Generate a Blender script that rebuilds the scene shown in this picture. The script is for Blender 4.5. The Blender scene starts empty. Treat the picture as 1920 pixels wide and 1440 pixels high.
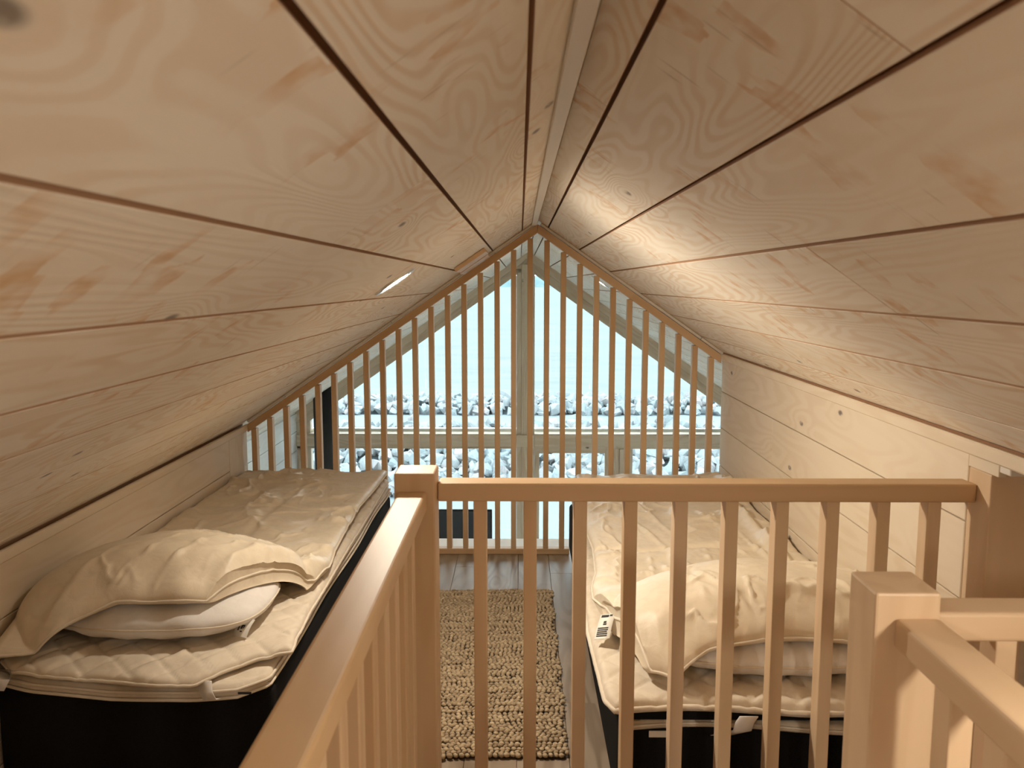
import bpy, bmesh, math, random
import numpy as np
from mathutils import Vector, Matrix
random.seed(7)
rng = np.random.RandomState(11)
D = bpy.data
SC = bpy.context.scene
COL = SC.collection

# ------------------------------------------------------------------ camera
H = 1.42
F_PX = 1560.0
HOR_Y, VP_X = 532.0, 975.0
pitch = math.atan((720 - HOR_Y) / F_PX)
yaw = math.atan((VP_X - 960) / (F_PX / math.cos(pitch)))
cam = D.cameras.new('camera')
cam.sensor_width = 36
cam.lens = 36 * F_PX / 1920
cam.clip_start = .02
cam.clip_end = 5000
cam.dof.use_dof = True
cam.dof.focus_distance = 3.6
cam.dof.aperture_fstop = 9
co = D.objects.new('camera', cam)
co.location = (0, 0, H)
co.rotation_euler = (math.pi / 2 - pitch, 0, yaw)
COL.objects.link(co)
SC.camera = co

# ------------------------------------------------------------------ sky, exposure
w = D.worlds.new('overcast_sky')
SC.world = w
w.use_nodes = True
bg = w.node_tree.nodes['Background']
bg.inputs[0].default_value = (.82, .94, 1.0, 1)
bg.inputs[1].default_value = 9.0
SC.view_settings.view_transform = 'Standard'
SC.view_settings.look = 'None'
SC.view_settings.gamma = 1
SC.view_settings.use_curve_mapping = False
SC.view_settings.exposure = 0.12
LAMP = 690.0            # emission of the warm recessed lamps
LAMP_COL = (1.0, .885, .72)
CYC = SC.cycles
CYC.max_bounces = 9
CYC.diffuse_bounces = 5
CYC.transparent_max_bounces = 16
CYC.caustics_reflective = False
CYC.caustics_refractive = False

# ------------------------------------------------------------------ node helpers
class NT:
    def __init__(s, name):
        s.m = D.materials.new(name); s.m.use_nodes = True
        s.t = s.m.node_tree; s.t.nodes.clear()
        s.out = s.t.nodes.new('ShaderNodeOutputMaterial')
    def n(s, typ, **kw):
        nd = s.t.nodes.new('ShaderNode' + typ)
        for k, v in kw.items():
            if k.startswith('i_'):
                key = k[2:]
                key = int(key) if key.isdigit() else key
                if isinstance(v, bpy.types.NodeSocket): s.t.links.new(v, nd.inputs[key])
                else: nd.inputs[key].default_value = v
            else: setattr(nd, k, v)
        return nd
    def math(s, op, a, b=None, c=None, clamp=False):
        nd = s.t.nodes.new('ShaderNodeMath'); nd.operation = op; nd.use_clamp = clamp
        for i, v in enumerate((a, b, c)):
            if v is None: continue
            if isinstance(v, bpy.types.NodeSocket): s.t.links.new(v, nd.inputs[i])
            else: nd.inputs[i].default_value = v
        return nd.outputs[0]
    def ramp(s, fac, lo, hi):
        nd = s.t.nodes.new('ShaderNodeMapRange'); nd.interpolation_type = 'SMOOTHSTEP'
        s.t.links.new(fac, nd.inputs[0]); nd.inputs[1].default_value = lo; nd.inputs[2].default_value = hi
        return nd.outputs[0]
    def mix(s, fac, a, b, blend='MIX'):
        nd = s.t.nodes.new('ShaderNodeMix'); nd.data_type = 'RGBA'; nd.blend_type = blend
        for i, v in ((0, fac), (6, a), (7, b)):
            if isinstance(v, bpy.types.NodeSocket): s.t.links.new(v, nd.inputs[i])
            else: nd.inputs[i].default_value = v if i == 0 else (*v[:3], 1)
        return nd.outputs[2]
    def coords(s, scale=(1, 1, 1), rnd=True, vec=None):
        tc = s.n('TexCoord'); v = vec or tc.outputs['Object']
        if rnd:
            oi = s.n('ObjectInfo')
            r = oi.outputs['Random']
            cb = s.n('CombineXYZ', i_0=s.math('MULTIPLY', r, 17.3), i_1=s.math('MULTIPLY', r, 91.7), i_2=s.math('MULTIPLY', r, 43.1))
            v = s.n('VectorMath', operation='ADD', i_0=v, i_1=cb.outputs[0]).outputs[0]
        return s.sc(v, scale)
    def sc(s, v, scale):
        return s.n('VectorMath', operation='MULTIPLY', i_0=v, i_1=scale).outputs[0]
    def noise(s, v, scale=1, detail=2, rough=.5, dist=0):
        return s.n('TexNoise', i_Vector=v, i_Scale=scale, i_Detail=detail, i_Roughness=rough, i_Distortion=dist).outputs[0]
    def finish(s, color, rough=.5, height=None, strength=.3, dist=.002, metal=0, sheen=0, spec=.5, coat=0):
        b = s.n('BsdfPrincipled')
        for k, v in (('Base Color', color), ('Roughness', rough), ('Metallic', metal), ('Sheen Weight', sheen), ('Specular IOR Level', spec), ('Coat Weight', coat)):
            if isinstance(v, bpy.types.NodeSocket): s.t.links.new(v, b.inputs[k])
            elif k == 'Base Color': b.inputs[k].default_value = (*v[:3], 1)
            else: b.inputs[k].default_value = v
        if height is not None:
            bp = s.n('Bump', i_Height=height, i_Strength=strength, i_Distance=dist)
            s.t.links.new(bp.outputs[0], b.inputs['Normal'])
        s.t.links.new(b.outputs[0], s.out.inputs[0])
        return s.m

def wood(name, light, dark, ring=14, rough=.5, ringamt=.6, knots=0.0, patch=0.0, wash=0.0, strength=.25, tint=.12, spec=.4):
    """grain runs along the local Y axis of each piece"""
    t = NT(name)
    v0 = t.coords()
    # slow field that the growth rings follow
    fld = t.noise(t.sc(v0, (5.5, .75, 5.5)), 1, 2, .45)
    # knots pull the rings around them
    kv = t.sc(v0, (3.3, 1.55, .0))
    vor = t.n('TexVoronoi', voronoi_dimensions='2D', i_Vector=kv, i_Scale=1.0, i_Randomness=1.0)
    kd = vor.outputs['Distance']
    pick = t.n('SeparateColor', i_0=vor.outputs['Color']).outputs[0]
    has = t.math('GREATER_THAN', pick, .52)
    near = t.math('MULTIPLY', t.math('SUBTRACT', 1, t.ramp(kd, .0, .26)), has)
    fld2 = t.math('ADD', fld, t.math('MULTIPLY', near, .13 if knots else 0))
    r = t.math('SINE', t.math('MULTIPLY', fld2, ring * 6.28))
    r = t.ramp(r, -.6, 1.0)
    fib = t.noise(t.sc(v0, (150, 3.5, 150)), 1, 3, .6)
    big = t.noise(t.sc(v0, (4, .6, 4)), 1, 3, .5)
    f = t.math('ADD', t.math('MULTIPLY', r, ringamt), t.math('MULTIPLY', fib, .35))
    # rings only stand out in some zones
    zone = t.ramp(big, .38, .58)
    f = t.math('MULTIPLY', f, t.math('ADD', t.math('MULTIPLY', zone, .75), .25), clamp=True)
    col = t.mix(f, light, dark)
    if wash:
        mid = [light[i] * .62 + dark[i] * .38 for i in range(3)]
        pz = t.ramp(t.noise(t.sc(v0, (7, 2.2, 7)), 1, 3, .55), .52, .66)
        col = t.mix(t.math('MULTIPLY', pz, wash), col, mid)
    if patch:
        cell = t.n('TexVoronoi', voronoi_dimensions='2D', distance='CHEBYCHEV', i_Vector=t.sc(v0, (14, 26, 0)), i_Scale=1.0, i_Randomness=.75)
        pc = t.n('SeparateColor', i_0=cell.outputs['Color']).outputs[1]
        grp = t.ramp(t.noise(t.sc(v0, (6, 3, 0)), 1, 1), .46, .6)
        pm = t.math('MULTIPLY', t.math('MULTIPLY', t.math('GREATER_THAN', pc, .80), grp), t.ramp(t.noise(t.sc(v0, (30, 20, 0)), 1, 2), .3, .75))
        col = t.mix(t.math('MULTIPLY', pm, patch), col, [c * k for c, k in zip(dark, (.92, .74, .55))])
        st = t.ramp(t.noise(t.sc(v0, (9, 95, 0)), 1, 1, .3), .68, .76)
        col = t.mix(t.math('MULTIPLY', t.math('MULTIPLY', st, grp), patch * .8), col, [c * .62 for c in dark])
    if tint:
        oi = t.n('ObjectInfo').outputs['Random']
        hs = t.n('HueSaturation', i_Color=col, i_Value=t.math('ADD', t.math('MULTIPLY', oi, tint), 1 - tint / 2), i_Saturation=t.math('ADD', t.math('MULTIPLY', oi, -tint), 1 + tint / 2))
        col = hs.outputs[0]
    if knots:
        kk = t.math('MULTIPLY', t.math('SUBTRACT', 1, t.ramp(kd, .014, .040)), has)
        kk = t.math('MULTIPLY', kk, t.ramp(t.noise(t.sc(v0, (60, 40, 60)), 1, 2), .2, .55))
        col = t.mix(t.math('MULTIPLY', kk, knots), col, (.15, .12, .10))
    hgt = t.math('ADD', t.math('MULTIPLY', r, .6), t.math('MULTIPLY', fib, .4))
    return t.finish(col, rough, hgt, strength, .0012, spec=spec)

M = {}
M['ceil'] = wood('whitewashed_pine_boards', (.86, .805, .715), (.73, .60, .455), 27, .62, .75, .85, .9, .6, .4)
M['wallw'] = wood('whitewashed_pine_wall', (.81, .71, .575), (.71, .58, .43), 14, .6, .4, .9, 0, .3, .2)
M['farwood'] = wood('pale_knotty_pine', (.68, .58, .45), (.54, .40, .27), 12, .55, .5, .9, 0, .2, .2)
M['rail'] = wood('lacquered_alder', (.66, .46, .275), (.56, .36, .195), 7, .46, .5, 0, 0, .25, .1, .12, .35)
M['railp'] = wood('lacquered_pale_alder', (.70, .51, .33), (.60, .415, .245), 7, .46, .5, 0, 0, .25, .1, .10, .5)
M['floor'] = wood('grey_oak_laminate', (.36, .285, .215), (.21, .155, .11), 12, .38, .7, .25, 0, .3, .3, .15)
M['white_trim'] = wood('white_painted_batten', (.78, .74, .68), (.70, .63, .54), 6, .55, .2, 0, 0, 0, .1, .03)
M['groove'] = NT('raw_brown_board_edge').finish((.52, .31, .18), .85)
M['gap'] = NT('dark_gap').finish((.28, .15, .08), .9)

def simple(name, color, rough=.5, noise=0, nscale=20, bump=0, **kw):
    t = NT(name)
    v = t.coords(rnd=False)
    n = t.noise(v, nscale, 4, .6)
    c = t.mix(t.ramp(n, .3, .7), [x * (1 - noise) for x in color], color) if noise else color
    return t.finish(c, rough, n if bump else None, bump, .004, **kw)
M['black'] = simple('black_bed_fabric', (.012, .011, .011), .9, .4, 300, .4, spec=.15)
M['blackgloss'] = simple('black_screen_glass', (.006, .008, .012), .25)
M['blacksteel'] = simple('black_painted_steel', (.012, .014, .018), .55, .2, 60)
M['steel'] = simple('brushed_metal', (.62, .60, .57), .35, .1, 200, metal=1.0)
M['white'] = simple('white_paint', (.80, .80, .78), .55, .04, 8)
M['wallfar'] = wood('white_lasured_boards', (.74, .74, .72), (.66, .63, .58), 8, .6, .3, .25, 0, .1, .15, .04)
M['label'] = simple('white_label_cloth', (.80, .78, .72), .8)
M['ink'] = simple('black_ink', (.03, .03, .03), .8)

def fabric(name, col, col2, rough, sheen, fine=900, soft=25, b=.35):
    t = NT(name)
    v = t.coords(rnd=False)
    n1 = t.noise(v, soft, 4, .55, .6)
    n2 = t.noise(v, fine, 1)
    c = t.mix(t.ramp(n1, .35, .7), col, col2)
    h = t.math('ADD', t.math('MULTIPLY', n1, .8), t.math('MULTIPLY', n2, .12))
    return t.finish(c, rough, h, b, .006, sheen=sheen, spec=.35)
M['satin'] = fabric('cream_satin_cotton', (.78, .68, .53), (.72, .62, .48), .43, .12)
M['quilt'] = fabric('cream_quilted_cotton', (.72, .63, .51), (.66, .57, .45), .62, .2)
M['pillow'] = fabric('white_cotton', (.78, .75, .72), (.74, .70, .67), .7, .2)
M['edge'] = fabric('cream_piping', (.76, .68, .56), (.72, .63, .51), .6, .2)

def jute():
    t = NT('braided_jute')
    at = t.n('Attribute', attribute_name='tone')
    v = t.coords(rnd=False)
    fib = t.noise(t.sc(v, (260, 260, 260)), 1, 3, .7)
    c = t.mix(at.outputs['Fac'], (.27, .19, .115), (.56, .44, .29))
    c = t.mix(t.math('MULTIPLY', t.ramp(fib, .35, .7), .5), c, (.62, .51, .36))
    return t.finish(c, .95, fib, .5, .003, spec=.1)
M['jute'] = jute()
M['rugback'] = simple('dark_rug_backing', (.035, .022, .014), .95)

def glass(name):
    t = NT(name)
    lw = t.n('Fresnel', i_0=1.45)
    g = t.n('BsdfGlossy', i_Roughness=.0)
    g.inputs[0].default_value = (1, 1, 1, 1)
    tr = t.n('BsdfTransparent'); tr.inputs[0].default_value = (.95, .985, .98, 1)
    mx = t.n('MixShader', i_0=t.math('MULTIPLY', lw.outputs[0], .7), i_1=tr.outputs[0], i_2=g.outputs[0])
    t.t.links.new(mx.outputs[0], t.out.inputs[0])
    return t.m
M['glass'] = glass('clear_window_glass')

def emit(name, col, s):
    t = NT(name)
    e = t.n('Emission', i_Strength=s); e.inputs[0].default_value = (*col, 1)
    t.t.links.new(e.outputs[0], t.out.inputs[0]); return t.m
M['lamp'] = emit('warm_lamp_lens', LAMP_COL, LAMP)
M['lamp_added'] = emit('warm_added_lamp_lens', LAMP_COL, LAMP * .5)  # for the two added fill lamps out of frame
M['lamp_low_fill'] = emit('warm_low_fill_lens', LAMP_COL, 14)  # for the added low fill lamp
M['lamp_far'] = emit('warm_lamp_lens_low', (1, .85, .66), 260)

def rockm():
    t = NT('blasted_pale_rock')
    r = t.n('ObjectInfo').outputs['Random']
    at = t.n('Attribute', attribute_name='tone')
    r = t.math('FRACT', t.math('ADD', r, at.outputs['Fac']))
    v = t.coords()
    n = t.noise(v, 9, 5, .65)
    base = t.mix(t.math('GREATER_THAN', r, .8), (0.1633, 0.1724, 0.1754), (0.1996, 0.1693, 0.1633))
    base = t.mix(t.math('LESS_THAN', r, .22), base, (0.1210, 0.1452, 0.1512))
    c = t.mix(t.ramp(n, .3, .7), [.15, .17, .178], base)
    c = t.mix(t.ramp(t.noise(v, 30, 3), .6, .75), c, (0.0605, 0.0847, 0.0937))
    return t.finish(c, .9, n, .6, .05, spec=.1)
M['rock'] = rockm()
def ground(name, a, b, s):
    t = NT(name); v = t.coords(rnd=False)
    n = t.noise(v, s, 4, .8)
    return t.finish(t.mix(t.ramp(n, .35, .65), a, b), .95, n, .5, .03, spec=.1)
M['gravel'] = ground('pale_gravel', (0.0972, 0.1188, 0.1296), (0.1296, 0.1476, 0.1548), 30)
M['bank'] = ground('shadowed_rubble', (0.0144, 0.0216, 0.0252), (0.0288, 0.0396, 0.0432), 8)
def water():
    t = NT('rippled_sea_water'); v = t.coords(rnd=False)
    n = t.noise(t.sc(v, (.45, 1.0, 1)), 1.0, 3, .6)
    n2 = t.noise(t.sc(v, (.08, .18, 1)), 1.0, 3, .55)
    h = t.math('ADD', n, n2)
    c = t.mix(t.math('ADD', t.math('MULTIPLY', t.ramp(n2, .35, .65), .4), t.math('MULTIPLY', t.ramp(n, .35, .62), .6)), (0.060, 0.073, 0.071), (0.081, 0.091, 0.089))
    bp = t.n('Bump', i_Height=h, i_Strength=.15, i_Distance=.1)
    d = t.n('BsdfDiffuse', i_Color=c, i_Normal=bp.outputs[0]); g = t.n('BsdfGlossy', i_Roughness=.3, i_Normal=bp.outputs[0])
    mx = t.n('MixShader', i_0=.05, i_1=d.outputs[0], i_2=g.outputs[0]); t.t.links.new(mx.outputs[0], t.out.inputs[0])
    return t.m
M['water'] = water()
M['shore'] = ground('hazy_wooded_shore', (0.0504, 0.0864, 0.0936), (0.0720, 0.1080, 0.1116), .05)

# ------------------------------------------------------------------ object helpers
def tag(o, label=None, cat=None, group=None, kind=None):
    if label: o['label'] = label
    if cat: o['category'] = cat
    if group: o['group'] = group
    if kind: o['kind'] = kind
    return o
def empty(name, loc=(0, 0, 0), **kw):
    o = D.objects.new(name, None); COL.objects.link(o); o.location = loc
    o.empty_display_size = .1
    return tag(o, **kw)
def wpos(o):
    p = Vector(o.location); q = o.parent
    while q is not None: p += Vector(q.location); q = q.parent
    return p
def link(name, me, mat=None, parent=None, loc=(0, 0, 0), rot=None):
    """loc is a world position (parents never rotate unless noted)"""
    o = D.objects.new(name, me); COL.objects.link(o)
    if mat is not None and not me.materials: me.materials.append(mat)
    off = wpos(parent) if parent else Vector((0, 0, 0))
    if parent: o.parent = parent
    o.location = Vector(loc) - off
    if rot is not None:
        o.rotation_euler = rot
    return o
def mesh_py(name, vs, fs, smooth=False):
    me = D.meshes.new(name); me.from_pydata([tuple(map(float, v)) for v in vs], [], fs); me.update()
    if smooth: me.polygons.foreach_set('use_smooth', [True] * len(me.polygons))
    return me
CACHE = {}
def box_mesh(sx, sy, sz, b=0.0, seg=1, key=''):
    k = (round(sx, 4), round(sy, 4), round(sz, 4), b, seg, key)
    if k in CACHE: return CACHE[k]
    bm = bmesh.new(); bmesh.ops.create_cube(bm, size=1)
    bmesh.ops.scale(bm, vec=(sx, sy, sz), verts=bm.verts)
    if b: bmesh.ops.bevel(bm, geom=bm.edges[:], offset=b, segments=seg, affect='EDGES', profile=.5)
    me = D.meshes.new('box'); bm.to_mesh(me); bm.free()
    CACHE[k] = me
    return me
def box(name, x0, x1, y0, y1, z0, z1, mat, parent=None, b=.002, grain='y', seg=1):
    """box given by world extents; grain direction becomes local Y"""
    sx, sy, sz = x1 - x0, y1 - y0, z1 - z0
    c = ((x0 + x1) / 2, (y0 + y1) / 2, (z0 + z1) / 2)
    if grain == 'y': me = box_mesh(sx, sy, sz, b, seg, mat.name); rot = None
    elif grain == 'x': me = box_mesh(sy, sx, sz, b, seg, mat.name); rot = (0, 0, -math.pi / 2)
    else: me = box_mesh(sx, sz, sy, b, seg, mat.name); rot = (math.pi / 2, 0, 0)
    return link(name, me, mat, parent, c, rot)
def stick(name, p0, p1, wid, thk, mat, parent=None, up=(0, 0, 1), b=.002):
    """beam between two points, local Y along, local X = wid, local Z = thk (towards up)"""
    p0, p1 = Vector(p0), Vector(p1)
    y = (p1 - p0); L = y.length; y.normalize()
    z = Vector(up); z = (z - y * z.dot(y)).normalized(); x = y.cross(z)
    R = Matrix((x, y, z)).transposed()
    return link(name, box_mesh(wid, L, thk, b, 1, mat.name), mat, parent, (p0 + p1) / 2, R.to_euler())

# 2-D value noise for cloth shapes
_g = np.random.RandomState(5).rand(256, 256)
def vnoise(x, y):
    xi = np.floor(x).astype(int); yi = np.floor(y).astype(int); fx = x - xi; fy = y - yi
    fx = fx * fx * (3 - 2 * fx); fy = fy * fy * (3 - 2 * fy)
    a = _g[xi % 256, yi % 256]; b = _g[(xi + 1) % 256, yi % 256]; c = _g[xi % 256, (yi + 1) % 256]; d = _g[(xi + 1) % 256, (yi + 1) % 256]
    return (a * (1 - fx) + b * fx) * (1 - fy) + (c * (1 - fx) + d * fx) * fy
def fbm(x, y, o=4):
    s = 0; a = .5
    for i in range(o): s = s + a * vnoise(x * 2 ** i + 17 * i, y * 2 ** i + 31 * i); a *= .5
    return s - .47
def ridged(x, y, p=5):
    wx = fbm(x * .7 + 9, y * .7) * 1.6; wy = fbm(x * .7, y * .7 + 21) * 1.6
    n = vnoise(x + wx, y + wy); m = vnoise(x * .4 + 40, y * .4 + 3)
    return (1 - np.abs(2 * n - 1)) ** p * ss(.35, .75, m)
def ss(a, b, x):
    t = np.clip((x - a) / (b - a), 0, 1); return t * t * (3 - 2 * t)
def creases(x, y, segs):
    """soft tapered ridges: (x0,y0,x1,y1,width,height)"""
    h = np.zeros_like(x)
    for x0, y0, x1, y1, wd, a in segs:
        dx, dy = x1 - x0, y1 - y0; L2 = dx * dx + dy * dy
        t = np.clip(((x - x0) * dx + (y - y0) * dy) / L2, 0, 1)
        wob = .012 * np.sin(9 * t + x0 * 40)
        d = np.hypot(x - x0 - t * dx, y - y0 - t * dy + wob)
        h += a * np.exp(-(d / wd) ** 2) * np.sin(np.pi * np.clip(t * .94 + .03, 0, 1)) ** .6
    return h
def slab(name, P, top, bot, nu, nv, mat, parent, er=.03, loc=(0, 0, 0)):
    """padded sheet: P(u,v)->x,y ; top/bot(x,y)->z ; rounded rim of reach er"""
    u, v = np.meshgrid(np.linspace(0, 1, nu), np.linspace(0, 1, nv), indexing='ij')
    # denser sampling near the rim
    u = .5 - .5 * np.cos(np.pi * u) * .35 + (u - .5) * .65; v = .5 - .5 * np.cos(np.pi * v) * .35 + (v - .5) * .65
    u = (u - u.min()) / (u.max() - u.min()); v = (v - v.min()) / (v.max() - v.min())
    X, Y = P(u, v)
    wx = np.abs(X[-1].mean() - X[0].mean()); wy = np.abs(Y[:, -1].mean() - Y[:, 0].mean())
    d = np.minimum(np.minimum(u, 1 - u) * wx, np.minimum(v, 1 - v) * wy)
    prof = np.sqrt(np.clip(1 - (1 - np.clip(d / er, 0, 1)) ** 2, 0, 1))
    zt = top(X, Y); zb = bot(X, Y); zb = np.minimum(zb, zt - .004)
    mid = zb + (zt - zb) * .45
    Zt = mid + (zt - mid) * prof; Zb = mid + (zb - mid) * prof
    vs = np.concatenate([np.stack([X, Y, Zt], -1).reshape(-1, 3), np.stack([X, Y, Zb], -1).reshape(-1, 3)])
    idx = np.arange(nu * nv).reshape(nu, nv); N = nu * nv
    a, b, c, e = idx[:-1, :-1].ravel(), idx[1:, :-1].ravel(), idx[1:, 1:].ravel(), idx[:-1, 1:].ravel()
    f = np.concatenate([np.stack([a, b, c, e], -1), np.stack([a + N, e + N, c + N, b + N], -1)]).tolist()
    ring = list(idx[:, 0]) + list(idx[-1, 1:]) + list(idx[-2::-1, -1]) + list(idx[0, -2:0:-1])
    for i in range(len(ring)):
        p, q = ring[i], ring[(i + 1) % len(ring)]
        f.append([int(p), int(p + N), int(q + N), int(q)])
    me = mesh_py(name, vs, f, True)
    bm = bmesh.new(); bm.from_mesh(me); bmesh.ops.remove_doubles(bm, verts=bm.verts, dist=.0002)
    bmesh.ops.recalc_face_normals(bm, faces=bm.faces); bm.to_mesh(me); bm.free()
    o = link(name, me, mat, parent, (wpos(parent) if parent else (0, 0, 0)))
    if parent:
        for vtx in []: pass
        off = wpos(parent); me.transform(Matrix.Translation(-off))
    rim = np.stack([X, Y, mid], -1).reshape(-1, 3)[ring]
    return o, rim
def tube(name, pts, r, mat, parent=None, closed=False, seg=6):
    pts = [Vector(p) for p in pts]; n = len(pts); vs = []; fs = []
    for i, p in enumerate(pts):
        a = pts[(i - 1) % n] if closed or i else p; b = pts[(i + 1) % n] if closed or i < n - 1 else p
        tdir = (b - a).normalized() if (b - a).length > 1e-9 else Vector((1, 0, 0))
        up = Vector((0, 0, 1)) if abs(tdir.z) < .9 else Vector((1, 0, 0))
        s1 = tdir.cross(up).normalized(); s2 = s1.cross(tdir)
        for k in range(seg):
            an = 2 * math.pi * k / seg; vs.append(p + s1 * r * math.cos(an) + s2 * r * math.sin(an))
    m = n if closed else n - 1
    for i in range(m):
        j = (i + 1) % n
        for k in range(seg):
            l = (k + 1) % seg; fs.append([i * seg + k, i * seg + l, j * seg + l, j * seg + k])
    if not closed: fs += [list(range(seg))[::-1], [(n - 1) * seg + k for k in range(seg)]]
    me = mesh_py(name, vs, fs, True)
    o = link(name, me, mat, parent, wpos(parent) if parent else (0, 0, 0))
    if parent: me.transform(Matrix.Translation(-wpos(parent)))
    return o
def cyl_mesh(r, h, n=32, r2=None):
    bm = bmesh.new(); bmesh.ops.create_cone(bm, cap_ends=True, segments=n, radius1=r, radius2=r if r2 is None else r2, depth=h)
    me = D.meshes.new('cyl'); bm.to_mesh(me); bm.free(); return me

# ------------------------------------------------------------------ key measures
DY = 4.252                     # plane of the far railing
G = 8.5                        # plane of the glazed gable
XRG, ZRG = .088, 1.739         # ridge
SL, SR = .68, .70              # pitch of the two slopes
XL, XRW = -1.43, 1.043         # knee walls of the loft
YB = -1.3                      # wall behind the camera
ROOML, ROOMR = -2.31, 2.49
def zl(x): return ZRG - SL * (XRG - x)
def zr(x): return ZRG - SR * (x - XRG)
def zceil(x): return zl(x) if x < XRG else zr(x)

# ------------------------------------------------------------------ ceiling
ceiling = empty('ceiling', (0, 0, 0), kind='structure')
def edge_mat(me):
    if len(me.materials) > 1: return
    me.materials.append(M['groove'])
    for p in me.polygons:
        if abs(p.normal.z) < .5: p.material_index = 1
def slope_piece(name, x0, x1, y0, y1, side, mat, thick, off, parent, b):
    """a board lying in a roof slope; x0<x1 world x-extents, off = distance of its lower face above the ceiling plane"""
    zf = zl if side < 0 else zr
    p = Vector(((x0 + x1) / 2, (y0 + y1) / 2, (zf(x0) + zf(x1)) / 2))
    dx = x1 - x0; dz = zf(x1) - zf(x0); L = math.hypot(dx, dz)
    nrm = Vector((-dz / L, 0, dx / L))
    p += nrm * (off + thick / 2)
    ang = -math.atan2(dz, dx)
    return link(name, box_mesh(L, y1 - y0, thick, b, 1, mat.name), mat, parent, p, (0, ang, 0))
GAPW = .0062
def rows(joints, side, cuts, xlim, ystart):
    for i in range(len(joints) - 1):
        a, b_ = sorted((joints[i], joints[i + 1]))
        ys = [ystart(a, b_)] + [c for c in cuts.get(i, []) if c > ystart(a, b_) + .1] + [G + .25]
        for j in range(len(ys) - 1):
            pk = slope_piece('plank', a + GAPW / 2, b_ - GAPW / 2, ys[j] + .0012, ys[j + 1] - .0012, side, M['ceil'], .016, random.uniform(0, .0006), ceiling, .0009)
            edge_mat(pk.data)
jl = [XRG, .012] + [-.138 - .1562 * k for k in range(0, 15)]
jl = [j for j in jl if j > ROOML - .05] + [ROOML - .06]
cl = {2: [1.303, 4.6], 0: [2.9, 6.4], 1: [-.3, 5.4], 3: [3.1, 6.9], 4: [-.1, 4.9], 5: [2.0, 5.9], 6: [.9, 4.35, 7.0], 7: [2.6, 6.2], 8: [1.5, 5.2], 9: [3.0, 6.6], 11: [6.1], 13: [5.6]}
rows(jl, -1, cl, ROOML, lambda a, b: YB if b > XL - .02 else DY + .05)
jr = [XRG, .142, .300, .458, .616, .770] + [.926 + .1562 * k for k in range(0, 11)]
jr = [j for j in jr if j < ROOMR - .02] + [ROOMR + .06]
cr = {0: [1.386, 5.1], 1: [.659, 4.4], 2: [-.4, 3.6, 7.1], 3: [1.362, 5.4], 4: [3.3, 6.6], 5: [2.153, 5.9], 6: [.7, 4.5], 7: [6.0], 9: [5.5]}
rows(jr, 1, cr, ROOMR, lambda a, b: YB if a < 1.42 else DY + .05)
for side, (xa, xb) in ((-1, (ROOML - .1, XRG)), (1, (XRG, ROOMR + .1))):
    slope_piece('backing', xa, xb, YB - .1, G + .3, side, M['gap'], .03, .019, ceiling, 0)
box('ridge_backing', XRG - .06, XRG + .06, YB - .1, G + .3, ZRG + .012, ZRG + .07, M['gap'], ceiling, 0)
# ridge batten in pale paint, hung just left of the ridge line
rb = box('trim_1', XRG - .030, XRG - .004, YB, DY - .002, ZRG - .028, ZRG - .012, M['white_trim'], None, .002); rb['kind'] = 'structure'

# painted battens between ceiling and the far railing
def slope_stick(name, x0, x1, y0, y1, side, drop, thick, mat, parent=None, b=.0015):
    zf = zl if side < 0 else zr
    dx = x1 - x0; dz = zf(x1) - zf(x0); L = math.hypot(dx, dz); nrm = Vector((-dz / L, 0, dx / L))
    p = Vector(((x0 + x1) / 2, (y0 + y1) / 2, (zf(x0) + zf(x1)) / 2)) - nrm * (drop + thick / 2)
    # grain along the slope: build with local Y along the slope direction
    d = Vector((dx, 0, dz)) / L
    return stick(name, p - d * L / 2, p + d * L / 2, y1 - y0, thick, mat, parent, nrm, b)
tr2 = empty('trim_2', (0, DY, 1), kind='structure')
for a, b in ((-.66, XRG - .02), (-1.22, -.662), (XL + .01, -1.222)):
    slope_stick('batten', a, b, DY + .004, DY + .040, -1, .001, .013, M['white_trim'], tr2)
for a, b in ((XRG + .02, .93), (.932, XRW)):
    slope_stick('batten', a, b, DY + .004, DY + .040, 1, .001, .013, M['white_trim'], tr2)

# ------------------------------------------------------------------ loft knee walls
def knee_wall(name, X, side, y0, y1, zs, ztop, cuts, vert):
    """side=+1: boards face +x (left wall); boards run along y; the last bit before y1 is one upright board"""
    root = empty(name, (X, (y0 + y1) / 2, 0), kind='structure')
    t = .018
    xa, xb = (X - t, X) if side > 0 else (X, X + t)
    for i in range(len(zs) - 1):
        ys = [y0] + cuts.get(i, []) + [y1 - vert]
        for j in range(len(ys) - 1):
            a, b = ys[j] + (.001 if j else 0), ys[j + 1] - .001
            L = b - a; h = zs[i + 1] - zs[i] - .0035
            o = link('plank', box_mesh(h, L, t, .0018, 1, 'w'), M['wallw'], root, ((xa + xb) / 2 + random.uniform(-.0006, .0006), (a + b) / 2, (zs[i] + zs[i + 1]) / 2), (0, math.pi / 2 if side > 0 else -math.pi / 2, 0))
    if vert:
        box('end_board', xa, xb, y1 - vert + .001, y1, zs[0], zs[-1], M['wallw'], root, .002, 'z')
    xc, xd = (X - t - .02, X - t - .002) if side > 0 else (X + t + .002, X + t + .02)
    box('backing', xc, xd, y0, y1, zs[0] - .02, ztop, M['gap'], root, 0)
    return root
knee_wall('wall_left', XL, 1, YB, DY + .03, [-.02, .10, .30, .50,   .655], .712, {3: [1.1], 2: [2.9], 1: [.2]}, .27)
knee_wall('wall_right', XRW, -1, 1.9072, DY + .03, [-.02, .085, .285, .480, .678, .867, 1.04], 1.078, {4: [3.4], 3: [], 2: []}, 0)
wr = [o for o in D.objects if o.name == 'wall_right'][0]
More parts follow.
